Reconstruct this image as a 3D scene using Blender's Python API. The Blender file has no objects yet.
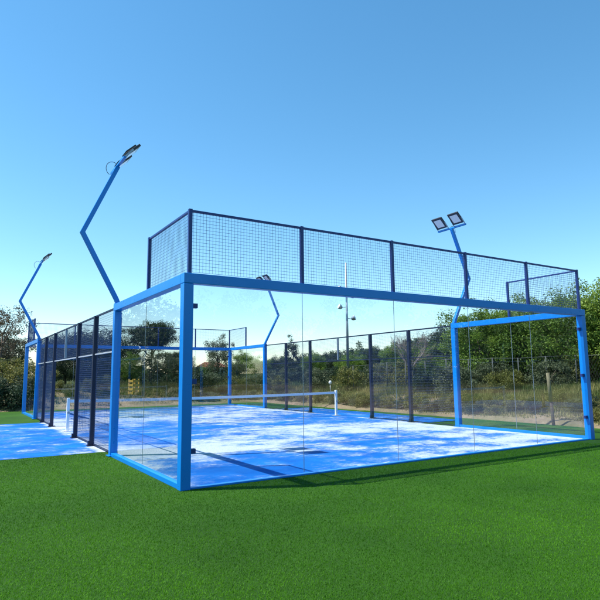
import bpy, bmesh, math, random
import numpy as np
from mathutils import Vector, Matrix, noise as mnoise

random.seed(7)
rng = np.random.default_rng(11)
scene = bpy.context.scene
COL = scene.collection
PI = math.pi

# ---------------------------------------------------------------- materials
def mat(name):
    m = bpy.data.materials.new(name); m.use_nodes = True
    nt = m.node_tree
    b = nt.nodes['Principled BSDF']
    return m, nt, b

def N(nt, t, **kw):
    n = nt.nodes.new(t)
    for k, v in kw.items():
        if hasattr(n, k): setattr(n, k, v)
    return n

def noise_tex(nt, scale, detail=5, rough=0.6, vec=None):
    n = nt.nodes.new('ShaderNodeTexNoise')
    n.inputs['Scale'].default_value = scale
    n.inputs['Detail'].default_value = detail
    n.inputs['Roughness'].default_value = rough
    if vec is not None: nt.links.new(vec, n.inputs['Vector'])
    return n.outputs['Fac']

def ramp(nt, fac, stops):
    r = nt.nodes.new('ShaderNodeValToRGB')
    cr = r.color_ramp
    while len(cr.elements) < len(stops): cr.elements.new(0.5)
    for e, (p, c) in zip(cr.elements, stops):
        e.position = p; e.color = (c[0], c[1], c[2], 1) if not isinstance(c, float) else (c, c, c, 1)
    nt.links.new(fac, r.inputs['Fac'])
    return r.outputs['Color']

def mixc(nt, fac, a, b, blend='MIX'):
    m = nt.nodes.new('ShaderNodeMix'); m.data_type = 'RGBA'; m.blend_type = blend
    for sock, v in ((m.inputs['Factor'], fac), (m.inputs[6], a), (m.inputs[7], b)):
        if isinstance(v, (int, float)): sock.default_value = v
        elif isinstance(v, tuple): sock.default_value = (*v, 1)
        else: nt.links.new(v, sock)
    return m.outputs[2]

def math_n(nt, op, a, b=None):
    m = nt.nodes.new('ShaderNodeMath'); m.operation = op
    for s, v in zip(m.inputs, (a, b)):
        if v is None: continue
        if isinstance(v, (int, float)): s.default_value = v
        else: nt.links.new(v, s)
    return m.outputs[0]

def objvec(nt, scale=(1, 1, 1)):
    tc = nt.nodes.new('ShaderNodeTexCoord')
    mp = nt.nodes.new('ShaderNodeMapping'); mp.inputs['Scale'].default_value = scale
    nt.links.new(tc.outputs['Object'], mp.inputs['Vector'])
    return mp.outputs['Vector']

def bump(nt, b, h, strength=0.3, dist=0.02):
    n = nt.nodes.new('ShaderNodeBump'); n.inputs['Strength'].default_value = strength
    n.inputs['Distance'].default_value = dist
    nt.links.new(h, n.inputs['Height']); nt.links.new(n.outputs['Normal'], b.inputs['Normal'])

def plain(name, col, rough=0.5, metal=0.0, var=0.12, scale=6.0, spec=0.5):
    m, nt, b = mat(name)
    f = noise_tex(nt, scale, 5, 0.65, objvec(nt))
    c = ramp(nt, f, [(0.25, tuple(x * (1 - var) for x in col)), (0.75, tuple(min(1, x * (1 + var)) for x in col))])
    nt.links.new(c, b.inputs['Base Color'])
    b.inputs['Roughness'].default_value = rough
    b.inputs['Metallic'].default_value = metal
    b.inputs['Specular IOR Level'].default_value = spec
    r = ramp(nt, noise_tex(nt, scale * 3, 4, 0.6, objvec(nt)), [(0.3, rough * 0.85), (0.7, min(1., rough * 1.2))])
    nt.links.new(r, b.inputs['Roughness'])
    return m

M = {}
M['blue'] = plain('blue_paint', (0.001, 0.195, 0.62), 0.30, 0, 0.06, 1.5, 0.5)
M['navy'] = plain('navy_paint', (0.009, 0.013, 0.038), 0.42, 0, 0.15, 2)
M['topnavy'] = plain('dark_blue_paint', (0.012, 0.035, 0.17), 0.42, 0, 0.15, 2)
M['wire'] = plain('coated_wire', (0.02, 0.045, 0.13), 0.45, 0, 0.1, 4)
M['fence_grey'] = plain('dull_fence_steel', (0.075, 0.08, 0.08), 0.7, 0.0, 0.2, 3)
M['galv'] = plain('galvanised_steel', (0.33, 0.36, 0.40), 0.42, 0.6, 0.15, 3)
M['rail_light'] = plain('bare_rail_steel', (0.50, 0.53, 0.57), 0.4, 0.3, 0.1, 3)
M['black'] = plain('black_plastic', (0.02, 0.022, 0.028), 0.4, 0, 0.15, 6)
M['lens'] = plain('frosted_lens', (0.78, 0.72, 0.76), 0.18, 0, 0.04, 20)
M['white'] = plain('white_paint', (0.78, 0.79, 0.80), 0.42, 0, 0.05, 4)
M['tape'] = plain('white_tape', (0.74, 0.76, 0.80), 0.8, 0, 0.08, 9)
M['line'] = plain('worn_line', (0.30, 0.38, 0.52), 0.9, 0, 0.4, 6)
M['cord'] = plain('black_cord', (0.018, 0.02, 0.028), 0.8, 0, 0.1, 5)
M['bark'] = plain('bark', (0.105, 0.078, 0.055), 0.95, 0, 0.4, 9)
M['twig'] = plain('pale_twig', (0.24, 0.19, 0.17), 0.95, 0, 0.3, 5)
M['post_wood'] = plain('weathered_wood', (0.22, 0.185, 0.11), 0.9, 0, 0.3, 7)
M['post_dark'] = plain('dark_wood', (0.06, 0.045, 0.035), 0.9, 0, 0.3, 7)
M['concrete'] = plain('concrete', (0.36, 0.35, 0.33), 0.9, 0, 0.2, 5)
M['yellow'] = plain('yellow_plastic', (0.72, 0.45, 0.08), 0.55, 0, 0.15, 5)
M['plaster'] = plain('pale_plaster', (0.62, 0.56, 0.47), 0.9, 0, 0.1, 2)
M['rooftile'] = plain('clay_tile', (0.33, 0.105, 0.06), 0.85, 0, 0.35, 4)
M['window_dark'] = plain('dark_window', (0.03, 0.035, 0.04), 0.15, 0, 0.1, 4)

# glass: clear sheet, reflection by Fresnel on the outside face
def glass_mat():
    m = bpy.data.materials.new('clear_glass'); m.use_nodes = True
    nt = m.node_tree; nt.nodes.clear()
    out = nt.nodes.new('ShaderNodeOutputMaterial')
    tr = nt.nodes.new('ShaderNodeBsdfTransparent')
    tr.inputs['Color'].default_value = (0.945, 0.968, 0.975, 1)
    gl = nt.nodes.new('ShaderNodeBsdfGlossy'); gl.inputs['Roughness'].default_value = 0.0
    gl.inputs['Color'].default_value = (1, 1, 1, 1)
    lw = nt.nodes.new('ShaderNodeFresnel'); lw.inputs['IOR'].default_value = 1.5
    geo = nt.nodes.new('ShaderNodeNewGeometry')
    inv = math_n(nt, 'SUBTRACT', 1.0, geo.outputs['Backfacing'])
    # both surfaces of the sheet reflect: 2F/(1+F)
    f2 = math_n(nt, 'DIVIDE', math_n(nt, 'MULTIPLY', lw.outputs[0], 2.0), math_n(nt, 'ADD', lw.outputs[0], 1.0))
    f = math_n(nt, 'MULTIPLY', f2, inv)
    mx = nt.nodes.new('ShaderNodeMixShader')
    nt.links.new(f, mx.inputs[0]); nt.links.new(tr.outputs[0], mx.inputs[1]); nt.links.new(gl.outputs[0], mx.inputs[2])
    nt.links.new(mx.outputs[0], out.inputs['Surface'])
    return m
M['glass'] = glass_mat()

def court_mat():
    m, nt, b = mat('blue_court_turf')
    v = objvec(nt)
    # blue carpet with slightly different shades
    fb = noise_tex(nt, 1.1, 4, 0.6, v)
    blue = ramp(nt, fb, [(0.3, (0.003, 0.088, 0.38)), (0.7, (0.005, 0.160, 0.56))])
    fine = noise_tex(nt, 220, 2, 0.5, v)
    # sand left in drifts and brushed streaks, more of it in a band across the near half and along the walls
    big = noise_tex(nt, 0.32, 3, 0.5, objvec(nt, (0.8, 1.0, 1)))
    mid = noise_tex(nt, 1.25, 10, 0.66, objvec(nt, (0.85, 1.1, 1)))
    small = noise_tex(nt, 9.0, 6, 0.75, objvec(nt, (0.7, 1.3, 1)))
    s = math_n(nt, 'ADD', math_n(nt, 'MULTIPLY', mid, 0.63), math_n(nt, 'MULTIPLY', small, 0.33))
    s = math_n(nt, 'ADD', s, math_n(nt, 'MULTIPLY', math_n(nt, 'SUBTRACT', big, 0.5), 0.35))
    at = nt.nodes.new('ShaderNodeAttribute'); at.attribute_name = 'sand'
    s = math_n(nt, 'ADD', s, math_n(nt, 'MULTIPLY', at.outputs['Fac'], 0.115))
    mask = ramp(nt, s, [(0.415, 0.0), (0.485, 0.15), (0.525, 0.60), (0.585, 0.95)])
    mask = math_n(nt, 'MULTIPLY', mask, ramp(nt, noise_tex(nt, 60, 3, 0.6, v), [(0.2, 0.55), (0.6, 1.0)]))
    sand = ramp(nt, noise_tex(nt, 30, 4, 0.6, v), [(0.3, (0.43, 0.49, 0.53)), (0.7, (0.59, 0.62, 0.64))])
    col = mixc(nt, mask, blue, sand)
    nt.links.new(col, b.inputs['Base Color'])
    b.inputs['Roughness'].default_value = 0.9
    b.inputs['Specular IOR Level'].default_value = 0.15
    bump(nt, b, fine, 0.5, 0.008)
    return m
M['court'] = court_mat()

def turf_mat():
    m, nt, b = mat('green_turf')
    v = objvec(nt)
    f1 = noise_tex(nt, 0.5, 5, 0.6, v); f2 = noise_tex(nt, 40, 4, 0.7, v)
    c1 = ramp(nt, f1, [(0.3, (0.024, 0.094, 0.003)), (0.7, (0.042, 0.148, 0.004))])
    c2 = mixc(nt, 0.65, c1, ramp(nt, f2, [(0.25, (0.25, 0.25, 0.25)), (0.75, (1.0, 1.0, 1.0))]), 'MULTIPLY')
    nt.links.new(c2, b.inputs['Base Color'])
    b.inputs['Roughness'].default_value = 0.85
    b.inputs['Specular IOR Level'].default_value = 0.2
    bump(nt, b, noise_tex(nt, 160, 3, 0.7, v), 0.9, 0.015)
    return m
M['turf'] = turf_mat()

def leaf_mat(name, dark, light, trans=0.3, spread=1.0):
    m = bpy.data.materials.new(name); m.use_nodes = True
    nt = m.node_tree; nt.nodes.clear()
    out = nt.nodes.new('ShaderNodeOutputMaterial')
    at = nt.nodes.new('ShaderNodeAttribute'); at.attribute_name = 'tone'
    c = ramp(nt, at.outputs['Fac'], [(0.0, dark), (1.0, light)])
    d = nt.nodes.new('ShaderNodeBsdfPrincipled')
    nt.links.new(c, d.inputs['Base Color']); d.inputs['Roughness'].default_value = 0.55
    d.inputs['Specular IOR Level'].default_value = 0.12 if 'blade' in name else 0.25
    t = nt.nodes.new('ShaderNodeBsdfTranslucent'); nt.links.new(c, t.inputs['Color'])
    mx = nt.nodes.new('ShaderNodeMixShader'); mx.inputs[0].default_value = trans
    nt.links.new(d.outputs[0], mx.inputs[1]); nt.links.new(t.outputs[0], mx.inputs[2])
    nt.links.new(mx.outputs[0], out.inputs['Surface'])
    return m
M['blade'] = leaf_mat('turf_blade', (0.026, 0.112, 0.002), (0.078, 0.240, 0.004), 0.3)
M['leaf'] = leaf_mat('green_leaf', (0.055, 0.115, 0.014), (0.225, 0.330, 0.045), 0.35)
M['leaf_dark'] = leaf_mat('dark_leaf', (0.016, 0.034, 0.018), (0.050, 0.080, 0.034), 0.25)
M['leaf_grey'] = leaf_mat('grey_green_leaf', (0.055, 0.075, 0.040), (0.150, 0.170, 0.085), 0.3)
M['leaf_brown'] = leaf_mat('brownish_leaf', (0.060, 0.050, 0.035), (0.150, 0.120, 0.070), 0.3)
M['leaf_yellow'] = leaf_mat('yellow_green_leaf', (0.080, 0.095, 0.022), (0.230, 0.220, 0.055), 0.3)
M['dry'] = leaf_mat('dry_grass', (0.050, 0.098, 0.018), (0.350, 0.300, 0.115), 0.3)

def soil_mat():
    m, nt, b = mat('sandy_soil')
    v = objvec(nt)
    f1 = noise_tex(nt, 0.35, 6, 0.65, v); f2 = noise_tex(nt, 5, 6, 0.75, v)
    c1 = ramp(nt, f1, [(0.35, (0.33, 0.245, 0.175)), (0.62, (0.16, 0.155, 0.07))])
    c2 = mixc(nt, 0.75, c1, ramp(nt, f2, [(0.25, (0.45, 0.45, 0.42)), (0.75, (1.15, 1.12, 1.08))]), 'MULTIPLY')
    at = nt.nodes.new('ShaderNodeAttribute'); at.attribute_name = 'scrub'
    sc_ = ramp(nt, noise_tex(nt, 0.9, 7, 0.7, v), [(0.3, (0.028, 0.045, 0.015)), (0.7, (0.075, 0.085, 0.032))])
    c2 = mixc(nt, at.outputs['Fac'], c2, sc_)
    nt.links.new(c2, b.inputs['Base Color'])
    b.inputs['Roughness'].default_value = 1.0; b.inputs['Specular IOR Level'].default_value = 0.1
    bump(nt, b, f2, 0.8, 0.08)
    return m
M['soil'] = soil_mat()

# ---------------------------------------------------------------- mesh helpers
class MB:
    def __init__(s): s.v = []; s.f = []
    def add(s, vs, fs):
        o = len(s.v); s.v += [tuple(p) for p in vs]; s.f += [tuple(i + o for i in f) for f in fs]
    def box(s, lo, hi):
        x0, y0, z0 = lo; x1, y1, z1 = hi
        s.add([(x0,y0,z0),(x1,y0,z0),(x1,y1,z0),(x0,y1,z0),(x0,y0,z1),(x1,y0,z1),(x1,y1,z1),(x0,y1,z1)],
              [(0,3,2,1),(4,5,6,7),(0,1,5,4),(1,2,6,5),(2,3,7,6),(3,0,4,7)])
    def bar(s, a, b, w, h, up=(0,0,1)):
        a = Vector(a); b = Vector(b); d = (b - a).normalized(); u = Vector(up)
        if abs(d.dot(u)) > 0.98: u = Vector((0, 1, 0))
        r = d.cross(u).normalized(); u = r.cross(d).normalized()
        c = []
        for p in (a, b):
            for sx, sy in ((-1,-1),(1,-1),(1,1),(-1,1)):
                c.append(p + r * (sx * w / 2) + u * (sy * h / 2))
        s.add(c, [(0,3,2,1)[::-1], (4,5,6,7)[::-1], (0,1,5,4)[::-1], (1,2,6,5)[::-1], (2,3,7,6)[::-1], (3,0,4,7)[::-1]])
    def tube(s, pts, rad, n=8, cap=True):
        pts = [Vector(p) for p in pts]
        if not hasattr(rad, '__len__'): rad = [rad] * len(pts)
        o = len(s.v); rings = []
        prev = None
        for i, p in enumerate(pts):
            d = (pts[min(i + 1, len(pts) - 1)] - pts[max(i - 1, 0)]).normalized()
            if prev is None:
                u = Vector((0, 0, 1)) if abs(d.z) < 0.9 else Vector((1, 0, 0))
            else: u = prev
            r = d.cross(u)
            if r.length < 1e-4: r = d.cross(Vector((0.3, 1, 0.2)))
            r.normalize(); u = r.cross(d).normalized(); prev = u
            s.v += [tuple(p + (r * math.cos(2*PI*k/n) + u * math.sin(2*PI*k/n)) * rad[i]) for k in range(n)]
        for i in range(len(pts) - 1):
            for k in range(n):
                a = o + i*n + k; b2 = o + i*n + (k+1) % n
                s.f.append((a, a + n, b2 + n, b2)[::-1])
        if cap:
            s.f.append(tuple(o + k for k in range(n)))
            s.f.append(tuple(o + (len(pts)-1)*n + k for k in reversed(range(n))))
    def build(s, name, m, parent=None, bevel=0, smooth=False):
        me = bpy.data.meshes.new(name); me.from_pydata(s.v, [], s.f); me.update()
        bm = bmesh.new(); bm.from_mesh(me); bmesh.ops.recalc_face_normals(bm, faces=bm.faces); bm.to_mesh(me); bm.free()
        me.materials.append(m)
        if smooth: me.polygons.foreach_set('use_smooth', [True] * len(me.polygons))
        o = bpy.data.objects.new(name, me); COL.objects.link(o)
        if parent: o.parent = parent
        if bevel:
            b = o.modifiers.new('bevel', 'BEVEL'); b.width = bevel; b.segments = 2; b.limit_method = 'ANGLE'
        return o

def tag(o, label=None, cat=None, group=None, kind=None):
    if label: o['label'] = label
    if cat: o['category'] = cat
    if group: o['group'] = group
    if kind: o['kind'] = kind
    return o

def empty(name, loc=(0,0,0), rz=0.0):
    o = bpy.data.objects.new(name, None); COL.objects.link(o)
    o.location = loc; o.rotation_euler = (0, 0, rz); o.empty_display_size = 0.3
    return o

def copy_tree(o, parent=None):
    c = o.copy(); COL.objects.link(c); c.parent = parent
    for ch in [x for x in COL.objects if x.parent == o]: copy_tree(ch, c)
    return c

def mesh_np(name, verts, faces_n, m, tone=None, parent=None):
    """verts (N*k,3), faces of k consecutive verts"""
    nv = len(verts); nf = nv // faces_n
    me = bpy.data.meshes.new(name)
    me.vertices.add(nv); me.vertices.foreach_set('co', verts.astype(np.float32).ravel())
    me.loops.add(nv); me.loops.foreach_set('vertex_index', np.arange(nv, dtype=np.int32))
    me.polygons.add(nf); me.polygons.foreach_set('loop_start', np.arange(0, nv, faces_n, dtype=np.int32))
    if tone is not None:
        a = me.attributes.new('tone', 'FLOAT', 'POINT'); a.data.foreach_set('value', np.repeat(tone, faces_n).astype(np.float32))
    me.materials.append(m); me.update(); me.validate()
    o = bpy.data.objects.new(name, me); COL.objects.link(o)
    if parent: o.parent = parent
    return o

# ---------------------------------------------------------------- camera
CAM = Vector((-2.86418, -7.64937, 1.58174))
yaw, pit, rol = 0.562339, 0.134494, -0.010422
F = Vector((math.sin(yaw)*math.cos(pit), math.cos(yaw)*math.cos(pit), math.sin(pit)))
R = Vector((math.cos(yaw), -math.sin(yaw), 0)); U = R.cross(F)
R2 = math.cos(rol)*R + math.sin(rol)*U; U2 = -math.sin(rol)*R + math.cos(rol)*U
cd = bpy.data.cameras.new('camera'); cam = bpy.data.objects.new('camera', cd); COL.objects.link(cam)
mw = Matrix((R2, U2, -F)).transposed().to_4x4(); mw.translation = CAM
cam.matrix_world = mw
cd.sensor_width = 36; cd.lens = 551.635 / 600 * 36; cd.clip_start = 0.05; cd.clip_end = 3000
scene.camera = cam

# ---------------------------------------------------------------- light
SUN_DIR = Vector((-1.66, 0.80, 3.0)).normalized()      # towards the sun
elev = math.asin(SUN_DIR.z); az = math.atan2(SUN_DIR.x, SUN_DIR.y)
sl = bpy.data.lights.new('sun', 'SUN'); sl.energy = 5.0; sl.angle = math.radians(0.53); sl.color = (1.0, 0.955, 0.88)
so = bpy.data.objects.new('sun', sl); COL.objects.link(so)
so.rotation_euler = (-SUN_DIR).to_track_quat('-Z', 'Y').to_euler(); so.location = (-20, 10, 40)
w = bpy.data.worlds.new('World'); scene.world = w; w.use_nodes = True
nt = w.node_tree; bg = nt.nodes['Background']
sky = nt.nodes.new('ShaderNodeTexSky'); sky.sky_type = 'NISHITA'; sky.sun_disc = False
sky.sun_elevation = elev; sky.sun_rotation = az
sky.air_density = 1.0; sky.dust_density = 0.15; sky.ozone_density = 2.4; sky.altitude = 100
hs = nt.nodes.new('ShaderNodeHueSaturation'); hs.inputs['Saturation'].default_value = 1.23
hs.inputs['Hue'].default_value = 0.487
nt.links.new(sky.outputs[0], hs.inputs['Color']); nt.links.new(hs.outputs[0], bg.inputs['Color'])
bg.inputs['Strength'].default_value = 0.143
scene.view_settings.view_transform = 'Standard'; scene.view_settings.look = 'None'
scene.view_settings.exposure = 0.68; scene.view_settings.gamma = 1.0; scene.view_settings.use_curve_mapping = False
scene.cycles.transparent_max_bounces = 40; scene.cycles.max_bounces = 8
scene.cycles.use_denoising = True

# ---------------------------------------------------------------- terrain
def sstep(a, b, x):
    t = min(1, max(0, (x - a) / (b - a))); return t * t * (3 - 2 * t)
def edge_d(x, y):
    w1 = 0.35 * mnoise.noise((y * 0.35, 3.1, x * 0.1)) + 0.12 * mnoise.noise((y * 1.7, 8.1, 0))
    dx = max(-70 - x, 0, x - (12.55 + w1)); dy = max(-70 - y, 0, y - (21.8 + w1))
    return math.hypot(dx, dy)
def height(x, y):
    d = edge_d(x, y)
    h = -0.06
    if d > 0:
        h += 0.16 * sstep(0, 0.35, d) + 0.72 * sstep(0.3, 5.0, d)
        h += min(1, d) * (0.10 * mnoise.noise((x * 0.7, y * 0.7, 0)) + 0.05 * mnoise.noise((x * 2.3, y * 2.3, 5)))
    r = math.hypot(x - CAM.x, y - CAM.y); b = math.degrees(math.atan2(x - CAM.x, y - CAM.y))
    A = float(np.interp(b, [-60, 25, 32, 37, 42.5, 47, 60, 110], [0.2, 0.2, 2.0, 3.7, 5.0, 7.3, 8.0, 2.0]))
    h += (A * sstep(45, 130, r) + 0.004 * max(0, r - 130)) * sstep(0, 25, d)
    return h
def axis(lo, hi, f0, f1, fine):
    xs = list(np.arange(f0, f1, fine)); s = fine; x = f1
    while x < hi: xs.append(x); s *= 1.22; x += s
    xs.append(hi); s = fine; x = f0
    pre = []
    while x > lo:
        s *= 1.22; x -= s; pre.append(max(x, lo))
    return pre[::-1] + xs
xs = axis(-900, 900, 12.0, 26, 0.3); ys = axis(-900, 900, -4, 32, 0.4)
verts = [(x, y, height(x, y)) for y in ys for x in xs]; nx = len(xs)
faces = [(j*nx+i, j*nx+i+1, (j+1)*nx+i+1, (j+1)*nx+i) for j in range(len(ys)-1) for i in range(nx-1)]
me = bpy.data.meshes.new('ground'); me.from_pydata(verts, [], faces); me.materials.append(M['soil'])
me.polygons.foreach_set('use_smooth', [True]*len(faces))
a_ = me.attributes.new('scrub', 'FLOAT', 'POINT')
a_.data.foreach_set('value', [sstep(2.0, 9.0, edge_d(x, y) + 2.5*mnoise.noise((x*0.3, y*0.3, 6))) for x, y, z in verts]); me.update()
g = bpy.data.objects.new('ground', me); COL.objects.link(g); tag(g, kind='structure')

# green lawn sheet
bd = [(-69, -69)] 
edge = [(12.62 + 0.10*mnoise.noise((y*0.9, 1, 0)) + 0.05*mnoise.noise((y*3.1, 1, 0)), y) for y in np.arange(-69, 21.5, 0.3)]
edge2 = [(x, 21.9 + 0.15*mnoise.noise((x*0.9, 7, 0))) for x in np.arange(12.3, -69, -0.4)]
poly = bd + edge + edge2 + [(-69, 21.8)]
mb = MB(); mb.add([(x, y, 0.0) for x, y in poly], [tuple(range(len(poly)))])
lawn = mb.build('lawn', M['turf']); tag(lawn, kind='structure')

# blue court carpet (a grid so that the sand attribute has somewhere to live)
def carpet(name, x0, x1, y0, y1, z, step=0.25):
    nxx = int(round((x1-x0)/step)); nyy = int(round((y1-y0)/step))
    vs = []; sv = []
    for j in range(nyy+1):
        for i in range(nxx+1):
            x = x0 + (x1-x0)*i/nxx; y = y0 + (y1-y0)*j/nyy
            vs.append((x, y, z))
            band = math.exp(-((y - 4.6 - 0.10*x + 0.8*math.sin(x*0.7))/1.5)**2) + 0.8*math.exp(-((y - 13.2)/2.2)**2)
            wall = math.exp(-((x-10)/0.35)**2) + 0.9*math.exp(-(x/0.3)**2) + 0.5*math.exp(-(y/0.35)**2) + math.exp(-((y-20)/0.4)**2)
            cornr = 0.9*math.exp(-((x-8.8)**2 + (y-1.3)**2)/3.2)
            low = -0.9*math.exp(-((x-1.8)**2 + (y-1.2)**2)/3.5) - 0.6*math.exp(-((y-8.6)/1.0)**2)
            band *= 1.25 - 0.075*max(0, x)
            sv.append(min(1.3, band*1.0 + wall*0.9 + cornr) + low*0.6 - 0.06 if 0 <= x <= 10 else -0.42)
    fs = [(j*(nxx+1)+i, j*(nxx+1)+i+1, (j+1)*(nxx+1)+i+1, (j+1)*(nxx+1)+i) for j in range(nyy) for i in range(nxx)]
    me = bpy.data.meshes.new(name); me.from_pydata(vs, [], fs)
    a = me.attributes.new('sand', 'FLOAT', 'POINT'); a.data.foreach_set('value', sv)
    me.materials.append(M['court']); me.update()
    o = bpy.data.objects.new(name, me); COL.objects.link(o); tag(o, kind='structure'); return o
carpet('court_surface', 0.06, 9.94, 0.06, 19.94, 0.008)
carpet('apron_path', -4.6, 0.06, 4.75, 14.0, 0.004)
carpet('apron_path', 9.94, 11.9, 5.6, 15.2, 0.004)
# painted court lines under the sand
mb = MB()
for y in (3.05, 16.95): mb.add([(0.1,y-0.025,0.012),(9.9,y-0.025,0.012),(9.9,y+0.025,0.012),(0.1,y+0.025,0.012)], [(0,1,2,3)])
mb.add([(4.975,3.08,0.012),(5.025,3.08,0.012),(5.025,16.92,0.012),(4.975,16.92,0.012)], [(0,1,2,3)])
tag(mb.build('court_line_marking', M['line']), kind='structure')

# ---------------------------------------------------------------- court cage
H = 3.0; W = 0.15
def wire_panel(p0, du, L, z0, z1, pitch, r=0.0045):
    """welded mesh: square bars both ways; p0 (x,y) start, du unit direction in the ground plane"""
    mb = MB(); n = int(round(L / pitch)); m2 = int(round((z1 - z0) / pitch))
    px, py = p0; nx_, ny_ = -du[1], du[0]
    for i in range(n + 1):
        s = L * i / n; x = px + du[0]*s; y = py + du[1]*s
        q = [(x + du[0]*r*a + nx_*r*b, y + du[1]*r*a + ny_*r*b) for a, b in ((-1,0),(0,-1),(1,0),(0,1))]
        mb.add([(*c, z0) for c in q] + [(*c, z1) for c in q], [(k, (k+1)%4, (k+1)%4+4, k+4) for k in range(4)])
    ox, oy = nx_*r*1.6, ny_*r*1.6
    for j in range(m2 + 1):
        z = z0 + (z1 - z0) * j / m2
        q = [(a*r, b*r) for a, b in ((-1,0),(0,-1),(1,0),(0,1))]
        A = [(px+ox + nx_*b, py+oy + ny_*b, z+c) for b, c in q]
        B = [(px+ox + du[0]*L + nx_*b, py+oy + du[1]*L + ny_*b, z+c) for b, c in q]
        mb.add(A + B, [(k, (k+1)%4, (k+1)%4+4, k+4) for k in range(4)])
    return mb
def build_wire(mb, name, m, parent):
    me = bpy.data.meshes.new(name); me.from_pydata(mb.v, [], mb.f); me.materials.append(m); me.update()
    o = bpy.data.objects.new(name, me); COL.objects.link(o); o.parent = parent; return o

def end_wall(y_end, s, label):
    """glass end wall: y_end its line, s = +1 when the court lies towards +y. Each local point (x, t) sits at y_end + s*t."""
    root = empty('glass_end_wall', (0, y_end, 0))
    tag(root, label, 'glass wall', 'blue framed glass end walls of the court')
    Y = lambda t: s * t
    def post(x, t, z1):
        mb = MB(); ya, yb = sorted((Y(t - W/2), Y(t + W/2)))
        mb.box((x - W/2, ya, 0.0), (x + W/2, yb, z1)); return mb
    for x in (0, 10):
        post(x, 0, H - W/2 - 0.003).build('corner_post', M['blue'], root, 0.008)
        post(x, 4, H - W/2 - 0.003).build('side_post', M['blue'], root, 0.008)
        p = MB(); ya, yb = sorted((Y(4 - 0.12), Y(4 + 0.12)))
        p.box((x - 0.115, ya, 0.012), (x + 0.115, yb, 0.024)); p.build('base_plate', M['blue'], root, 0.003)
    mb = MB(); mb.box((-W/2, min(Y(-W/2), Y(W/2)), H - W/2), (10 + W/2, max(Y(-W/2), Y(W/2)), H + W/2))
    mb.build('top_beam', M['blue'], root, 0.008)
    for x in (0, 10):
        mb = MB(); ya, yb = sorted((Y(W/2 + 0.002), Y(4 + W/2)))
        mb.box((x - W/2 + 0.001, ya, H - W/2 + 0.001), (x + W/2 - 0.001, yb, H + W/2 - 0.001)); mb.build('side_beam', M['blue'], root, 0.008)
        mb = MB(); ya, yb = sorted((Y(W/2 + 0.002), Y(4 - W/2 - 0.002)))
        mb.box((x - 0.06, ya, 0.0), (x + 0.035, yb, 0.075)); mb.build('bottom_rail', M['blue'], root, 0.005)
    mb = MB(); ya, yb = sorted((Y(-0.045), Y(0.045)))
    mb.box((W/2 + 0.002, ya, 0.0), (10 - W/2 - 0.002, yb, 0.028)); mb.build('bottom_rail', M['blue'], root, 0.005)
    # glass sheets
    z0, z1 = 0.045, H - W/2 - 0.004
    for k in range(5):
        a = 2*k + (W/2 + 0.003 if k == 0 else 0.005); b = 2*k + 2 - (W/2 + 0.003 if k == 4 else 0.005)
        mb = MB(); mb.box((a, -0.006, z0), (b, 0.006, z1)); mb.build('glass_panel', M['glass'], root)
    for x in (0, 10):
        for k in range(2):
            a = 2*k + (W/2 + 0.004 if k == 0 else 0.005); b = 2*k + 2 - (W/2 + 0.004 if k == 1 else 0.005)
            ya, yb = sorted((Y(a), Y(b)))
            mb = MB(); mb.box((x - 0.006, ya, 0.08), (x + 0.006, yb, z1)); mb.build('glass_panel', M['glass'], root)
    # dark clamps that hold the sheets
    inn = s
    for x, sx in ((0, 1), (10, -1)):
        for z in (0.52, 1.5, 2.60):
            mb = MB(); xa, xb = sorted((x + sx*(W/2 + 0.001), x + sx*(W/2 + 0.085))); ya, yb = sorted((Y(-0.032), Y(0.032)))
            mb.box((xa, ya, z - 0.035), (xb, yb, z + 0.035)); mb.build('glass_clamp', M['topnavy'], root, 0.004)
    # slim joint strips between sheets
    for x in (2, 4, 6, 8):
        mb = MB(); mb.box((x - 0.003, -0.004, z0), (x + 0.003, 0.004, z1)); mb.build('joint_seal', M['galv'], root)
    for x in (0, 10):
        mb = MB(); mb.box((x - 0.004, min(Y(1.9955), Y(2.0045)), 0.08), (x + 0.004, max(Y(1.9955), Y(2.0045)), z1)); mb.build('joint_seal', M['galv'], root)
    # mesh on top
    zt = H + W/2
    for x in (0, 2, 4, 6, 8, 10):
        mb = MB(); mb.box((x - 0.028 + (0.03 if x == 0 else -0.03 if x == 10 else 0), -0.028, zt + 0.001), (x + 0.028 + (0.03 if x == 0 else -0.03 if x == 10 else 0), 0.028, 4.06)); mb.build('mesh_post', M['topnavy'], root, 0.004)
    for x in (0.03, 9.97):
        ya, yb = sorted((Y(2 - 0.028), Y(2 + 0.028)))
        mb = MB(); mb.box((x - 0.028, ya, zt + 0.001), (x + 0.028, yb, 4.06)); mb.build('mesh_post', M['topnavy'], root, 0.004)
        ya, yb = sorted((Y(0.03), Y(1.97)))
        mb = MB(); mb.box((x - 0.018, ya, 4.015), (x + 0.018, yb, 4.05)); mb.build('mesh_rail', M['topnavy'], root, 0.003)
        build_wire(wire_panel((x, Y(0.03)), (0, s), 1.94, zt + 0.03, 4.02, 0.052, 0.0023), 'mesh_panel', M['wire'], root)
    mb = MB(); mb.box((0.06, -0.018, 4.015), (9.94, 0.018, 4.05)); mb.build('mesh_rail', M['topnavy'], root, 0.003)
    for k in range(5):
        build_wire(wire_panel((2*k + 0.03, 0), (1, 0), 1.94, zt + 0.03, 4.02, 0.052, 0.0023), 'mesh_panel', M['wire'], root)
    return root
end_wall(0, 1, 'near glass end wall with blue frame and dark mesh on top, standing on the lawn')
end_wall(20, -1, 'far glass end wall with blue frame, seen across the court behind the net')

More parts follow.
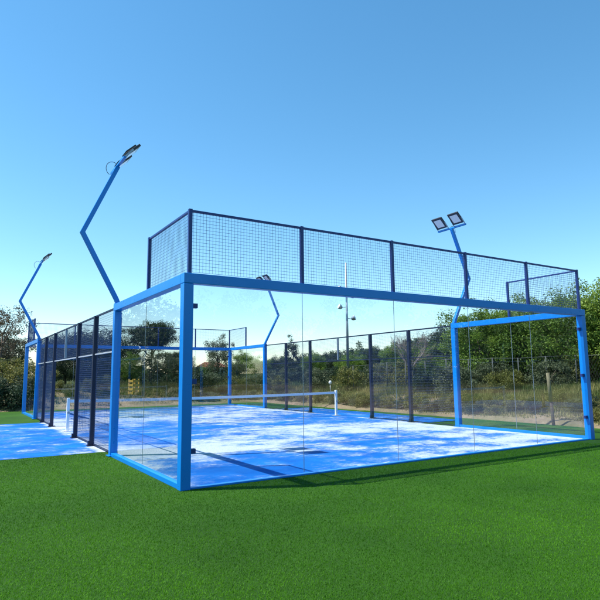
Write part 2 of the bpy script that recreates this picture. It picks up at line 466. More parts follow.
def side_fence(x, sx, label):
    root = empty('mesh_side_fence', (x, 10, 0)); tag(root, label, 'fence', 'dark mesh side fences of the court')
    P = 0.10
    for y in (6, 8, 12, 14):
        mb = MB(); mb.box((-P/2, y - 10 - P/2, 0.014), (P/2, y - 10 + P/2, 3.02)); po = mb.build('fence_post', M['navy'], root, 0.006)
        mb = MB(); mb.box((-0.11, y - 10 - 0.09, 0.013), (0.11, y - 10 + 0.09, 0.027))
        mb.box((-P/2 - 0.035, y - 10 - 0.045, 0.0275), (-P/2 - 0.001, y - 10 + 0.045, 0.12)); mb.build('base_plate', M['navy'], root, 0.003)
    mb = MB(); mb.box((-0.03, -0.03, 2.14), (0.03, 0.03, 2.985)); mb.build('hanging_post', M['galv'], root, 0.004)
    mb = MB(); mb.box((-0.02, -5.9, 2.985), (0.02, 5.9, 3.025)); mb.build('top_rail', M['navy'], root, 0.003)
    for a, b in ((4.08, 5.95), (6.05, 7.95), (8.05, 11.95), (12.05, 13.95), (14.05, 15.92)):
        mb = MB(); mb.box((-0.015 , a - 10, 2.085), (0.015, b - 10, 2.115)); mb.build('middle_rail', M['rail_light'] if sx > 0 else M['navy'], root, 0.003)
    for a, b in ((4.08, 5.95), (6.05, 7.95), (12.05, 13.95), (14.05, 15.92)):
        build_wire(wire_panel((sx*0.03, a - 10), (0, 1), b - a, 0.05, 2.98, 0.050, 0.0022), 'mesh_panel', M['wire'], root)
        mb = MB(); mb.box((sx*0.03 - 0.012, a - 10, 0.03), (sx*0.03 + 0.012, b - 10, 0.055)); mb.build('bottom_rail', M['navy'], root)
    for a, b in ((8.05, 9.97), (10.03, 11.95)):
        build_wire(wire_panel((sx*0.03, a - 10), (0, 1), b - a, 2.12, 2.98, 0.050, 0.0022), 'mesh_panel', M['wire'], root)
    return root
side_fence(0, 1, 'dark mesh fence on thick posts along the blue path, left of the court')
side_fence(10, -1, 'dark mesh fence along the far right side of the court, before the dry bank')

# ---------------------------------------------------------------- floodlight poles
def floodlight_pole(loc, s, label):
    """s=+1: lamp reaches to +x"""
    root = empty('floodlight_pole', loc); tag(root, label, 'floodlight pole', 'bent blue floodlight poles on the court corners')
    pts = [(0, 0, 0.0), (-0.04*s, 0, 0.10), (-0.76*s, 0, 1.44), (-0.10*s, 0, 2.96)]
    w_ = 0.088
    mb = MB()
    # square tube swept through the bends with mitred joints
    P = [Vector(p) for p in pts]; o = 0; rings = []
    for i, p in enumerate(P):
        d0 = (P[i] - P[i-1]).normalized() if i else (P[1] - P[0]).normalized()
        d1 = (P[i+1] - P[i]).normalized() if i < len(P)-1 else d0
        t = (d0 + d1).normalized(); side = Vector((0, 1, 0)); up = side.cross(t).normalized()
        k = 1 / max(0.5, t.dot(d1))
        rings.append([p + side*(a*w_/2) + up*(b*w_/2*k) for a, b in ((-1,-1),(1,-1),(1,1),(-1,1))])
    vs = [v for r in rings for v in r]; fs = [(3,2,1,0), tuple(len(vs)-4+i for i in range(4))]
    for i in range(len(P)-1):
        for k in range(4): fs.append((i*4+k, i*4+(k+1)%4, i*4+4+(k+1)%4, i*4+4+k))
    mb.add(vs, fs); mb.build('shaft', M['blue'], root, 0.006)
    mb = MB(); mb.box((-0.07, -0.07, 0.002), (0.07, 0.07, 0.014)); mb.build('foot_plate', M['blue'], root, 0.002)
    top = P[-1]
    mb = MB(); mb.box((top.x - 0.028, -0.56, top.z + 0.004), (top.x + 0.028, 0.56, top.z + 0.05)); mb.build('crossbar', M['blue'], root, 0.004)
    ax = Vector((s*0.72, 0, 0.69)).normalized()        # panel length direction, up and inwards
    nrm = Vector((s*0.69, 0, -0.72)).normalized()      # lamp faces down into the court
    for yc in (-0.33, 0.33):
        c = top + Vector((0, yc, 0.07)) + ax*0.24
        def bx(cx, hl, hw, n0, n1, name, m, par, bev=0.0):
            mb = MB(); vv = []
            for n_ in (n0, n1):
                for a, b in ((-1,-1),(1,-1),(1,1),(-1,1)):
                    vv.append(cx + ax*(a*hl) + Vector((0,1,0))*(b*hw) + nrm*n_)
            mb.add(vv, [(0,3,2,1),(4,5,6,7),(0,1,5,4),(1,2,6,5),(2,3,7,6),(3,0,4,7)])
            return mb.build(name, m, par, bev)
        body = bx(c, 0.20, 0.205, -0.025, 0.025, 'floodlight', M['black'], root, 0.01)
        bx(c, 0.135, 0.14, 0.0255, 0.029, 'lens', M['lens'], body)
        fins = MB()
        for q in range(9):
            off = -0.16 + q*0.04
            vv = []
            for n_ in (-0.0255, -0.062):
                for a, b in ((-1,-1),(1,-1),(1,1),(-1,1)):
                    vv.append(c + ax*(a*0.13) + Vector((0,1,0))*(off + b*0.006) + nrm*n_)
            fins.add(vv, [(0,3,2,1),(4,5,6,7),(0,1,5,4),(1,2,6,5),(2,3,7,6),(3,0,4,7)])
        fins.build('cooling_fins', M['black'], body)
        br = MB()
        for sy in (-1, 1):
            br.bar(top + Vector((0, yc + sy*0.214, 0.035)), c + Vector((0, sy*0.214, 0)), 0.008, 0.035)
        br.bar(top + Vector((0, yc - 0.21, 0.056)), top + Vector((0, yc + 0.21, 0.056)), 0.03, 0.008)
        br.build('bracket', M['galv'], body)
    cb = MB(); pts = []
    for k in range(13):
        a = -0.9 + k/12*3.6
        pts.append(top + Vector((-s*(0.10 + 0.13*math.sin(a)), 0.05 + 0.02*k/12, -0.02 + 0.15*math.cos(a) - 0.02)))
    cb.tube(pts, 0.006, 5); cb.build('cable', M['cord'], root)
    return root
pz = H + W/2
floodlight_pole((0, 4, pz), 1, 'near left bent blue pole with dark twin floodlights, tallest in the picture')
floodlight_pole((10, 4, pz), -1, 'near right bent blue pole showing two square lamp faces above the mesh')
floodlight_pole((0, 16, pz), 1, 'far left bent blue pole with small dark floodlights near the picture edge')
floodlight_pole((10, 16, pz), -1, 'far right bent blue pole whose lamps peek over the front top beam')

# ---------------------------------------------------------------- net
root = empty('padel_net', (5, 10, 0)); tag(root, 'low court net with white top tape between two white posts', 'net')
def net_z(x): return 0.88 + 0.04*((x)/4.9)**2
for x in (-4.86, 4.86):
    mb = MB(); mb.box((x - 0.04, -0.04, 0.013), (x + 0.04, 0.04, 0.97)); p = mb.build('net_post', M['white'], root, 0.008)
    mb = MB(); mb.box((x - 0.13, -0.13, 0.0125), (x + 0.13, 0.13, 0.022)); mb.build('base_plate', M['white'], p, 0.003)
    mb = MB(); mb.tube([(x, -0.05, 0.55), (x, -0.11, 0.55)], 0.035, 10); mb.build('tension_winder', M['galv'], p)
mb = MB(); n = 40
for i in range(n):
    a = -4.81 + 9.62*i/n; b = -4.81 + 9.62*(i+1)/n
    for yy in (-0.012, 0.012):
        mb.add([(a, yy, net_z(a) - 0.085), (b, yy, net_z(b) - 0.085), (b, yy, net_z(b)), (a, yy, net_z(a))], [(0,1,2,3)])
    mb.add([(a, -0.012, net_z(a)), (b, -0.012, net_z(b)), (b, 0.012, net_z(b)), (a, 0.012, net_z(a))], [(0,1,2,3)])
mb.build('top_tape', M['tape'], root)
mb = MB(); cell = 0.045; r = 0.0016
x = -4.8
while x < 4.8:
    mb.add([(x-r,0,0.03),(x+r,0,0.03),(x+r,0,net_z(x)-0.05),(x-r,0,net_z(x)-0.05)], [(0,1,2,3)])
    mb.add([(x,-r,0.03),(x,r,0.03),(x,r,net_z(x)-0.05),(x,-r,net_z(x)-0.05)], [(0,1,2,3)])
    x += cell
z = 0.03
while z < 0.83:
    mb.add([(-4.8,-r,z),(4.8,-r,z),(4.8,r,z),(-4.8,r,z)], [(0,1,2,3)]); mb.add([(-4.8,0,z-r),(4.8,0,z-r),(4.8,0,z+r),(-4.8,0,z+r)], [(0,1,2,3)])
    z += cell
build_wire(mb, 'netting', M['cord'], root)

# ---------------------------------------------------------------- turf blades (short pile) near the camera
def blades():
    n = 520000
    # sample in front of the court, thinning with distance from the camera
    a = rng.uniform(math.radians(-4), math.radians(68), n); u = rng.random(n)
    rr = 2.2 + 12.0*u**1.25
    x = CAM.x + rr*np.sin(a); y = CAM.y + rr*np.cos(a)
    ok = (x < 12.5) & ((y < -0.06) | ((x < -0.08) & (y < 4.72)) | ((x > 10.1) & (y < 5.5)))
    x = x[ok]; y = y[ok]; rr = rr[ok]; n = len(x)
    h = rng.uniform(0.007, 0.014, n)*(1 + 0.02*rr); wd = 0.0013 + 0.00028*rr
    th = rng.uniform(0, 2*PI, n); ln = rng.uniform(0.2, 1.1, n)*h; la = rng.normal(0.7, 0.9, n)
    p = np.stack([x, y, np.zeros(n)], 1)
    t = np.stack([np.cos(th)*wd, np.sin(th)*wd, np.zeros(n)], 1)
    tip = p + np.stack([np.cos(la)*ln, np.sin(la)*ln, h], 1)
    V = np.empty((n, 3, 3)); V[:,0] = p - t; V[:,1] = p + t; V[:,2] = tip
    tone = np.clip(rng.normal(0.5, 0.09, n) + np.array([0.55*mnoise.noise((a_*0.45, b_*0.45, 0.5)) + 0.30*mnoise.noise((a_*1.9, b_*1.9, 3.5)) for a_, b_ in zip(x, y)]), 0, 1)
    o = mesh_np('turf_blades', V.reshape(-1, 3), 3, M['blade'], tone)
    tag(o, 'short bright green turf pile around the court', 'grass', kind='stuff')
blades()

# ---------------------------------------------------------------- foliage
def leaf_quads(C, size, n_per, rad, seed, flat=0.75):
    """C (K,3) clump centres; rad (K,) radii -> verts (N*4,3), tone (N)"""
    r_ = np.random.default_rng(seed); K = len(C); n = K*n_per
    d = r_.normal(size=(n, 3)); d /= np.linalg.norm(d, axis=1, keepdims=True)
    q = r_.random(n)**0.45
    cen = np.repeat(C, n_per, 0) + d*(q*np.repeat(rad, n_per))[:, None]*np.array([1, 1, flat])
    a = r_.normal(size=(n, 3)); a /= np.linalg.norm(a, axis=1, keepdims=True)
    nrm = d*0.6 + r_.normal(size=(n, 3))*0.6 + np.array([0, 0, 0.35]); nrm /= np.linalg.norm(nrm, axis=1, keepdims=True)
    a = np.cross(nrm, a); a /= np.linalg.norm(a, axis=1, keepdims=True) + 1e-9
    b = np.cross(nrm, a); s = size*r_.uniform(0.6, 1.35, n)[:, None]
    V = np.empty((n, 4, 3)); V[:,0] = cen - a*s; V[:,1] = cen - b*s*0.42 + a*s*0.1; V[:,2] = cen + a*s; V[:,3] = cen + b*s*0.42 + a*s*0.1
    tone = np.clip(np.repeat(r_.normal(0.5, 0.22, K), n_per) + r_.normal(0, 0.16, n), 0, 1)
    return V.reshape(-1, 3), tone

def clumps(K, rx, rz, zc, seed, low=0.0, shell=0.55):
    r_ = np.random.default_rng(seed)
    d = r_.normal(size=(K, 3)); d /= np.linalg.norm(d, axis=1, keepdims=True)
    q = shell + (1 - shell)*r_.random(K)
    wob = 1 + 0.22*np.sin(3*np.arctan2(d[:,1], d[:,0]) + seed) * (1 - np.abs(d[:,2])) + 0.14*r_.normal(size=K)
    C = d*(q*wob)[:, None]*np.array([rx, rx, rz]); C[:, 2] += zc
    C[:, 2] = np.maximum(C[:, 2], low)
    return C

def trunk_mb(seed, h, r0, C, nlimb=7, lean=0.1):
    r_ = random.Random(seed); mb = MB()
    top = Vector((r_.uniform(-lean, lean)*h, r_.uniform(-lean, lean)*h, h))
    pts = [Vector((0, 0, -0.25)), Vector((0.02, 0, 0.1)), top*0.5 + Vector((r_.uniform(-.1,.1)*h*0.4, r_.uniform(-.1,.1)*h*0.4, 0)), top]
    mb.tube(pts, [r0*1.35, r0, r0*0.75, r0*0.5], 9)
    idx = list(range(len(C))); r_.shuffle(idx)
    for k in idx[:nlimb]:
        e = Vector(C[k]); b = pts[2].lerp(pts[3], r_.uniform(0, 1)); m_ = b.lerp(e, 0.5) + Vector((r_.uniform(-.2,.2), r_.uniform(-.2,.2), r_.uniform(0, .25)))*h*0.15
        mb.tube([b, m_, e], [r0*0.45, r0*0.28, r0*0.08], 6)
    return mb

def make_tree(name, rx, rz, zc, th, r0, leafm, K, npl, leaf, seed, low, crad, label, cat='tree', group=None, barkm='bark'):
    root = empty(name); tag(root, label, cat, group)
    C = clumps(K, rx, rz, zc, seed, low)
    rad = np.random.default_rng(seed + 1).uniform(0.6, 1.25, K)*crad
    V, t = leaf_quads(C, leaf, npl, rad, seed + 2)
    mesh_np('crown', V, 4, leafm, t, root)
    trunk_mb(seed, th, r0, C).build('trunk', M[barkm], root, smooth=True)
    return root

def polar(b_px, d):
    """a spot on the terrain at a compass bearing (given as the column of the 600-pixel photograph) and d metres from the viewer"""
    b = yaw + math.atan((b_px - 300)/551.6)
    x = CAM.x + d*math.sin(b); y = CAM.y + d*math.cos(b)
    return Vector((x, y, height(x, y)))
def put(root, p, sc, rz, sz=None, label=None, group=None):
    root.location = (p.x, p.y, p.z - 0.05); root.rotation_euler = (0, 0, rz); root.scale = (sc, sc, sz or sc)
    if label: root['label'] = label
    if group: root['group'] = group
    return root

# prototypes
T_broad = make_tree('broadleaf_tree', 2.3, 2.1, 2.7, 2.0, 0.13, M['leaf'], 125, 210, 0.066, 21, 0.45, 0.62, 'x')
T_broad2 = make_tree('broadleaf_tree', 2.1, 2.4, 2.9, 2.2, 0.12, M['leaf'], 125, 210, 0.066, 35, 0.45, 0.60, 'x')
T_dark = make_tree('dark_evergreen_tree', 2.1, 2.3, 2.8, 2.2, 0.14, M['leaf_dark'], 105, 190, 0.066, 52, 0.4, 0.62, 'x')
T_umb = make_tree('round_crowned_pine', 2.4, 1.35, 5.6, 4.9, 0.20, M['leaf_dark'], 230, 220, 0.066, 63, 3.6, 0.62, 'x')
T_grey = make_tree('olive_tree', 1.7, 1.5, 2.5, 1.8, 0.13, M['leaf_grey'], 70, 150, 0.06, 71, 0.7, 0.50, 'x')
T_brown = make_tree('thin_brown_tree', 1.7, 2.0, 4.2, 4.0, 0.11, M['leaf_brown'], 60, 60, 0.07, 85, 1.9, 0.50, 'x')
T_con = make_tree('conifer_tree', 1.15, 2.8, 3.6, 5.5, 0.12, M['leaf_dark'], 60, 100, 0.08, 97, 0.9, 0.45, 'x')
used = set()
def plant(proto, px, d, sc, label, group=None, sz=None):
    if proto.name in used: o = copy_tree(proto)
    else: used.add(proto.name); o = proto
    put(o, polar(px, d), sc, random.uniform(0, 6.28), sz, label, group)
    if not group and 'group' in o: del o['group']
    return o
# right-hand row behind the wire fence
GR = 'green trees in the row behind the wire fence'
LR = 'leafy mid green tree in the dense row behind the wire fence at right'
plant(T_broad, 478, 29, 0.88, 'leafy green tree just right of the near right blue side post', GR)
plant(T_broad2, 522, 28, 0.80, LR, GR)
plant(T_broad, 560, 27, 0.92, LR, GR)
plant(T_broad2, 606, 26, 0.82, 'leafy tree at the right picture edge behind the corner post', GR)
plant(T_dark, 500, 34, 0.82, 'dark tree filling the gap behind the leafy row at right', GR)
plant(T_dark, 541, 33, 0.86, 'dark tree filling the gap behind the leafy row at right', GR)
plant(T_dark, 583, 32, 0.92, 'dark tree filling the gap behind the leafy row at right', GR)
plant(T_dark, 625, 32, 0.92, 'dark tree filling the gap behind the leafy row at right', GR)
plant(T_dark, 452, 36, 0.80, 'dark tree half hidden behind the near right blue side post')
# middle
GM = 'trees behind the right mesh fence'
LM_ = 'mid distance green tree behind the right mesh fence'
for px, d, pr, sc in ((432, 40, T_broad, 0.85), (415, 47, T_dark, 0.85), (392, 45, T_broad2, 0.8), (372, 50, T_dark, 0.9), (352, 44, T_broad, 0.72),
                      (330, 52, T_dark, 0.80), (312, 47, T_broad2, 0.70), (276, 52, T_dark, 0.72), (258, 50, T_broad, 0.70), (242, 56, T_broad2, 0.8)):
    plant(pr, px, d, sc*0.72, LM_, GM)
plant(T_con, 291, 46, 0.62, 'dark pointed conifer rising above the hill behind the right mesh fence')
# seen through the near left part of the front glass
plant(T_broad, 203, 52, 0.36, 'bushy green tree left of the far corner post, seen through the front glass')
plant(T_grey, 219, 42, 0.62, 'thin grey green tree rising beside the far right corner post', sz=0.95)
plant(T_grey, 238, 46, 0.5, 'grey green tree between the two far right blue posts')
# seen through the left side glass
plant(T_umb, 151, 40, 0.64, 'tall dark round crowned pine seen through the left side glass')
plant(T_umb, 176, 58, 0.45, 'smaller dark pine at the right of the left side glass')
plant(T_dark, 120, 46, 0.78, 'dark tree behind the left blue side post')
plant(T_broad2, 131, 40, 0.44, 'low bushy tree under the dark pine, left of its trunk')
plant(T_grey, 160, 36, 0.62, 'grey olive tree under the dark pine')
plant(T_grey, 180, 38, 0.58, 'grey olive tree hidden partly by the near corner post')
# behind the left mesh fence and at the left edge
GL = 'dark trees behind the left mesh fence'
for px, d, sc in ((100, 44, 0.88), (84, 48, 0.92), (67, 46, 0.84), (50, 52, 0.86)):
    plant(T_dark, px, d, sc, 'dark evergreen tree behind the left mesh fence', GL)
plant(T_brown, 6, 38, 0.86, 'brownish thin leaved tree rising at the left picture edge')
plant(T_brown, -10, 40, 0.85, 'brownish thin leaved tree cut by the left picture edge')
plant(T_dark, 22, 46, 0.72, 'small dark tree just left of the far left blue post')
plant(T_dark, -4, 48, 0.9, 'dark tree behind the brown tree at the left edge')

# bare twiggy tree
root = empty('bare_tree', polar(411, 30)); tag(root, 'leafless greyish twiggy tree behind the right mesh fence', 'tree')
r_ = random.Random(5); tw = MB(); tk = MB()
def branch(p, d, L, r, depth, mb):
    e = p + d*L; m_ = p.lerp(e, 0.5) + Vector((r_.uniform(-1,1), r_.uniform(-1,1), r_.uniform(-.5,1)))*L*0.08
    mb.tube([p, m_, e], [r, r*0.8, r*0.6], 5 if depth > 2 else 4, cap=False)
    if depth == 0: return
    for k in range(r_.choice((3, 4)) if depth > 1 else 5):
        nd = (d + Vector((r_.uniform(-1,1), r_.uniform(-1,1), r_.uniform(-.4,.8)))*0.75).normalized()
        branch(p.lerp(e, r_.uniform(0.45, 1.0)), nd, L*r_.uniform(0.55, 0.8), r*0.5, depth - 1, tw)
tk.tube([(0,0,-0.2), (0.05,0,0.7), (0.0,0.1,1.2)], [0.09, 0.07, 0.06], 8); tk.build('trunk', M['twig'], root)
for k in range(6):
    branch(Vector((0,0.08,1.0)), Vector((math.cos(k*1.05)*0.7, math.sin(k*1.05)*0.7, 0.9)).normalized(), 1.0, 0.035, 4, tw)
tw.build('twigs', M['twig'], root)

# hillside wood plus an unseen ring of added trees: one mass
def hill_wood_and_ring():
    r_ = np.random.default_rng(3); Vs = []; Ts = []; tr = MB()
    cnt = 0
    while cnt < 880:
        if cnt < 560: q_ = r_.uniform(-30, 660); p = polar(q_, (78 if q_ > 290 else 105) + 95*r_.random()**1.2)
        else:  # ring outside the view, added so the glass reflects dark foliage
            a_ = math.radians(r_.uniform(66, 355)); q_ = r_.uniform(37, 56)
            x = CAM.x + q_*math.sin(a_); y = CAM.y + q_*math.cos(a_)
            p = Vector((x, y, height(x, y)))
        rx = r_.uniform(1.9, 3.3); rz = r_.uniform(1.5, 2.5); cnt += 1
        if cnt > 560: rx *= 1.2; rz *= 1.7
        tall = cnt > 560 and (a_ > math.radians(318) or math.radians(100) < a_ < math.radians(165))  # unseen sectors raised until the panes reflect trees instead of sky
        if tall: rz *= 1.55; rx *= 1.15
        else: rz *= 0.72
        K = 70 if tall else 16 if cnt <= 560 else 30; C = clumps(K, rx, rz, rz*(0.7 if cnt <= 560 else 0.5), 1000 + cnt, 0.3, 0.3) + np.array(p)
        V, t = leaf_quads(C, 0.19, 52, r_.uniform(0.6, 1.1, K)*(1.15 if tall else 0.85), 2000 + cnt)
        Vs.append(V); Ts.append(np.clip(t*0.75 + r_.uniform(-0.1, 0.4), 0, 1))
    o = mesh_np('hillside_wood_and_added_ring', np.concatenate(Vs), 4, M['leaf_dark2'], np.concatenate(Ts))
    tag(o, 'green wood over the far hillside and unseen trees added around the lawn for dark glass reflections', 'wood', kind='stuff')
M['leaf_dark2'] = leaf_mat('hill_leaf', (0.030, 0.055, 0.020), (0.090, 0.130, 0.045), 0.25)
hill_wood_and_ring()

# dry grass on the bank: uncountable
def dry_grass():
    r_ = np.random.default_rng(9); P = []; S = []
    tries = 0
    while len(P) < 26000 and tries < 600000:
        tries += 1
        px = r_.uniform(-230, 625) if r_.random() < 0.5 else r_.uniform(100, 625); d = 13 + 32*r_.random()**1.1
        b = yaw + math.atan((px - 300)/551.6); x = CAM.x + d*math.sin(b); y = CAM.y + d*math.cos(b)
        e = edge_d(x, y)
        if e <= 0.35: continue
        n_ = mnoise.noise((x*0.45, y*0.45, 2)) + 0.5*mnoise.noise((x*1.6, y*1.6, 4))
        dens = sstep(-0.35, 0.35, n_ + 0.30*min(e - 0.75, 2.2))
        if r_.random() > dens: continue
        P.append((x, y, height(x, y))); S.append(r_.uniform(0.6, 1.3)*(0.10 + 0.20*sstep(0.3, 3.5, e)))
    P = np.array(P); S = np.array(S); nb = 9; n = len(P)*nb
    p = np.repeat(P, nb, 0) + np.concatenate([r_.normal(0, 0.09, (n, 2)), np.full((n, 1), -0.02)], 1)
    h = np.repeat(S, nb)*r_.uniform(0.6, 1.25, n); th = r_.uniform(0, 2*PI, n); wd = r_.uniform(0.008, 0.02, n)
    la = r_.uniform(0, 2*PI, n); ln = h*r_.uniform(0.1, 0.65, n)
    t = np.stack([np.cos(th)*wd, np.sin(th)*wd, np.zeros(n)], 1)
    tip = p + np.stack([np.cos(la)*ln, np.sin(la)*ln, h], 1)
    V = np.empty((n, 3, 3)); V[:,0] = p - t; V[:,1] = p + t; V[:,2] = tip
    tone = np.clip(np.repeat(np.array([0.45 - 0.45*sstep(17, 24, q[1]) + 0.75*mnoise.noise((q[0]*0.55, q[1]*0.55, 9)) + 0.35*mnoise.noise((q[0]*2.1, q[1]*2.1, 1)) for q in P]), nb) + r_.normal(0, 0.2, n), 0, 1)
    tag(mesh_np('dry_grass', V.reshape(-1, 3), 3, M['dry'], tone), 'dry yellow and green grass on the sandy bank', 'grass', kind='stuff')
dry_grass()

# shrubs on the bank
def make_shrub(name, leafm, seed, label, group):
    root = empty(name); tag(root, label, 'shrub', group)
    C = clumps(26, 0.55, 0.42, 0.42, seed, 0.06, 0.4)
    V, t = leaf_quads(C, 0.027, 150, np.random.default_rng(seed).uniform(0.5, 1.2, 26)*0.22, seed + 1)
    mesh_np('foliage', V, 4, leafm, t, root)
    mb = MB(); q = random.Random(seed)
    for k in range(7):
        c = C[k]; mb.tube([(0.03*k - 0.1, 0, -0.05), (c[0]*0.4, c[1]*0.4, c[2]*0.6), tuple(c)], [0.014, 0.01, 0.004], 5)
    mb.build('stems', M['bark'], root); return root
GS = 'shrubs on the dry bank'
S1 = make_shrub('yellow_green_shrub', M['leaf_yellow'], 201, 'x', GS); S2 = make_shrub('grey_green_shrub', M['leaf_grey'], 222, 'x', GS); S3 = make_shrub('dark_green_shrub', M['leaf_dark'], 243, 'x', GS)
LB = {S1.name: 'low yellow green shrub on the dry bank beyond the court', S2.name: 'low grey green shrub on the dry bank beyond the court', S3.name: 'low dark green shrub on the dry bank beyond the court'}
r_ = random.Random(12)
spots = [(399, 19.0, S3, 0.75), (427, 19.5, S2, .8), (437, 20.5, S3, .7), (385, 21.5, S1, .8), (362, 23.5, S1, .95), (345, 25, S1, 0.9), (333, 27, S2, .8), (318, 28, S1, .8), (300, 30, S2, .8),
         (283, 31.5, S3, .8), (268, 32, S1, .8), (249, 33.5, S2, .9), (236, 33, S1, .8), (213, 33, S2, .9), (199, 32, S3, .9), (470, 20, S3, .8), (487, 19.6, S1, .6), (512, 21, S1, .9),
         (566, 20.5, S2, .7), (588, 18.4, S1, .6), (530, 20.5, S3, .8), (552, 21.5, S1, .8), (496, 22, S2, .9), (478, 22, S1, .8), (580, 20, S3, .8), (445, 21, S2, .8), (408, 21, S1, .8), (376, 24, S3, .9), (354, 25.5, S2, .9), (415, 23, S1, 1.0), (455, 22, S1, 1.0),
         (172, 33, S2, 1.0), (157, 33, S1, .9), (146, 35, S3, 1.1), (104, 33, S1, .9), (90, 34, S1, 1.0), (74, 33, S2, 1.0), (60, 34, S1, 1.0), (44, 34, S3, 1.0),
         (30, 31, S3, 1.6), (16, 30.5, S3, 1.9), (3, 31, S3, 1.8), (-10, 31, S2, 1.9), (22, 33, S1, 2.3), (8, 34, S1, 2.4), (-6, 34, S1, 2.4), (34, 35, S1, 2.0)]
for px, d, pr, sc in spots:
    while edge_d(*polar(px, d).xy) < 0.7: d += 0.4
    plant(pr, px, d, sc*r_.uniform(0.9, 1.15), LB[pr.name], GS, sz=sc*r_.uniform(0.8, 1.05))

GB = 'bushes in front of the trees beyond the bank'
LBB = {S1.name: 'rounded yellow green bush at the foot of the trees beyond the dry bank', S2.name: 'rounded grey green bush at the foot of the trees beyond the dry bank', S3.name: 'rounded dark green bush at the foot of the trees beyond the dry bank'}
for k in range(62):
    px = 108 + k*8.2 + r_.uniform(-5, 5); d = r_.uniform(29, 46) if px < 420 else r_.uniform(24, 31)
    pr = (S3, S2, S1, S3, S2)[r_.randrange(5)]; sc = r_.uniform(1.3, 2.0)
    if 120 < px < 152: continue
    while edge_d(*polar(px, d).xy) < 3.0: d += 0.7
    plant(pr, px, d, sc, LBB[pr.name], GB, sz=sc*r_.uniform(0.85, 1.05))

# wire fence on the bank
root = empty('wire_fence', (0, 0, 0)); tag(root, 'low grey wire fence with slim posts on the dry bank before the trees', 'fence')
A = polar(352, 31); B = polar(640, 24); n = 12; prev = None; wires = MB()
for i in range(n + 1):
    p = A.lerp(B, i/n); p.z = height(p.x, p.y); base = p - Vector((0,0,0.1)); top = p + Vector((0,0,1.42))
    mb = MB(); mb.tube([base, top], 0.026, 8); mb.build('fence_post', M['fence_grey'], root, smooth=True)
    if prev:
        rails = MB(); rails.tube([prev + Vector((0,0,1.40)), p + Vector((0,0,1.40))], 0.009, 6); rails.build('top_rail', M['fence_grey'], root)
        L = (p - prev).length; k = int(L/0.10)
        for j in range(k):
            a0 = prev.lerp(p, j/k); 
            for dj in (6, -6):
                t1 = min(1, max(0, (j + dj)/k)); q1 = prev.lerp(p, t1); zz = 1.38*abs(t1 - j/k)/(6/k)
                wires.bar(a0 + Vector((0,0,0.02)), q1 + Vector((0,0,0.02 + zz)), 0.0025, 0.0025)
    prev = p
build_wire(wires, 'wire_mesh', M['fence_grey'], root)

# leaning post
p = polar(546, 18.4); root = empty('leaning_post', p); tag(root, 'leaning wooden post on the dry bank, pale above and dark below', 'post')
mb = MB(); mb.tube([(0.06, 0, -0.2), (0.0, 0.0, 0.75)], [0.05, 0.045], 9); mb.build('lower_length', M['post_dark'], root, smooth=True)
mb = MB(); mb.tube([(0.0, 0, 0.752), (-0.07, 0.0, 1.62)], [0.055, 0.05], 9); mb.build('upper_length', M['post_wood'], root, smooth=True)

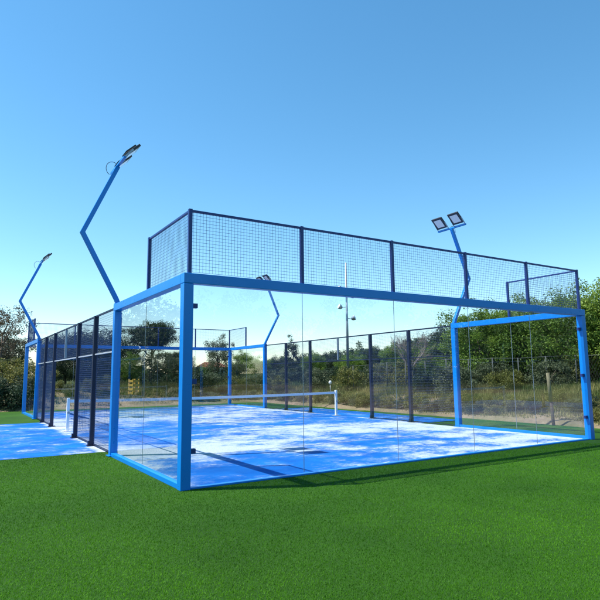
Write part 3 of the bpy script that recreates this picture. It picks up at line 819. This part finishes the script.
# tall floodlight mast
p = polar(347, 41); root = empty('tall_lamp_mast', p); tag(root, 'tall thin grey mast with floodlights at several heights, behind the court', 'light mast')
mb = MB(); mb.tube([(0,0,-0.2), (0,0,9.1)], [0.115, 0.06], 12); mb.build('mast_pole', M['galv'], root, smooth=True)
rt = Vector((math.cos(yaw), -math.sin(yaw), 0)); fw = Vector((math.sin(yaw), math.cos(yaw), 0))
for z, sd in ((7.15, -1), (6.55, 1), (5.75, -1), (4.9, 1)):
    br = MB(); br.tube([(0,0,z), rt*(sd*0.30) + Vector((0,0,z - 0.05))], 0.022, 6); ob = br.build('lamp_arm', M['galv'], root)
    c = rt*(sd*0.48) + Vector((0,0,z)); ax = (rt*sd*0.8 - fw*0.3 + Vector((0,0,0.38))).normalized()
    lm = MB(); lm.tube([c - ax*0.17, c - ax*0.08, c + ax*0.10, c + ax*0.13], [0.07, 0.15, 0.19, 0.185], 12); lh = lm.build('floodlight', M['galv'], root, smooth=False)
    ln = MB(); ln.tube([c + ax*0.131, c + ax*0.14], 0.17, 12); ln.build('lens', M['lens'], lh)

# white globe lamp, seen over the bank
p = polar(329, 30); root = empty('globe_lamp', p); tag(root, 'small white globe on a thin post above the dry grass', 'lamp')
mb = MB(); mb.tube([(0,0,-0.2), (0,0,0.78)], 0.016, 8); mb.build('lamp_post', M['galv'], root, smooth=True)
mb = MB(); mb.tube([(0,0,0.76), (0,0,0.775), (0,0,0.81), (0,0,0.86), (0,0,0.91), (0,0,0.945), (0,0,0.96)], [0.02, 0.045, 0.075, 0.085, 0.075, 0.045, 0.015], 14); mb.build('globe', M['white'], root, smooth=True)

# yellow crate stack on the far bank
p = polar(135, 33.5); root = empty('slatted_crate', p, 0.5); tag(root, 'yellow slatted crate stood on end under the dark trees, seen through side glass', 'crate')
mb = MB()
for sx in (-0.22, 0.22):
    for sy in (-0.16, 0.16): mb.box((sx - 0.03, sy - 0.03, -0.1), (sx + 0.03, sy + 0.03, 0.95))
mb.build('frame', M['yellow'], root)
mb = MB()
for k in range(4):
    for sy in (-0.19, 0.175): mb.box((-0.248, sy, 0.08 + k*0.23), (0.248, sy + 0.014, 0.20 + k*0.23))
    for sx in (-0.265, 0.251): mb.box((sx, -0.19, 0.08 + k*0.23), (sx + 0.014, 0.19, 0.20 + k*0.23))
mb.build('slats', M['yellow'], root)

# far house with a red roof
p = polar(212, 88); root = empty('small_house', p, 0.5); tag(root, 'small pale house with red tile roof among trees, seen through front glass', 'house')
mb = MB(); mb.box((-1.6, -1.4, -0.5), (1.6, 1.4, 2.0)); mb.build('wall', M['plaster'], root)
mb = MB(); mb.add([(-1.9,-1.7,2.003),(1.9,-1.7,2.003),(1.9,1.7,2.003),(-1.9,1.7,2.003),(-1.9,0,2.75),(1.9,0,2.75)], [(0,1,5,4),(3,4,5,2),(0,4,3),(1,2,5),(0,3,2,1)]); mb.build('roof', M['rooftile'], root)
for x in (-0.8, 0.7):
    mb = MB(); mb.box((x - 0.3, -1.43, 0.8), (x + 0.3, -1.402, 1.6)); mb.build('window', M['window_dark'], root)
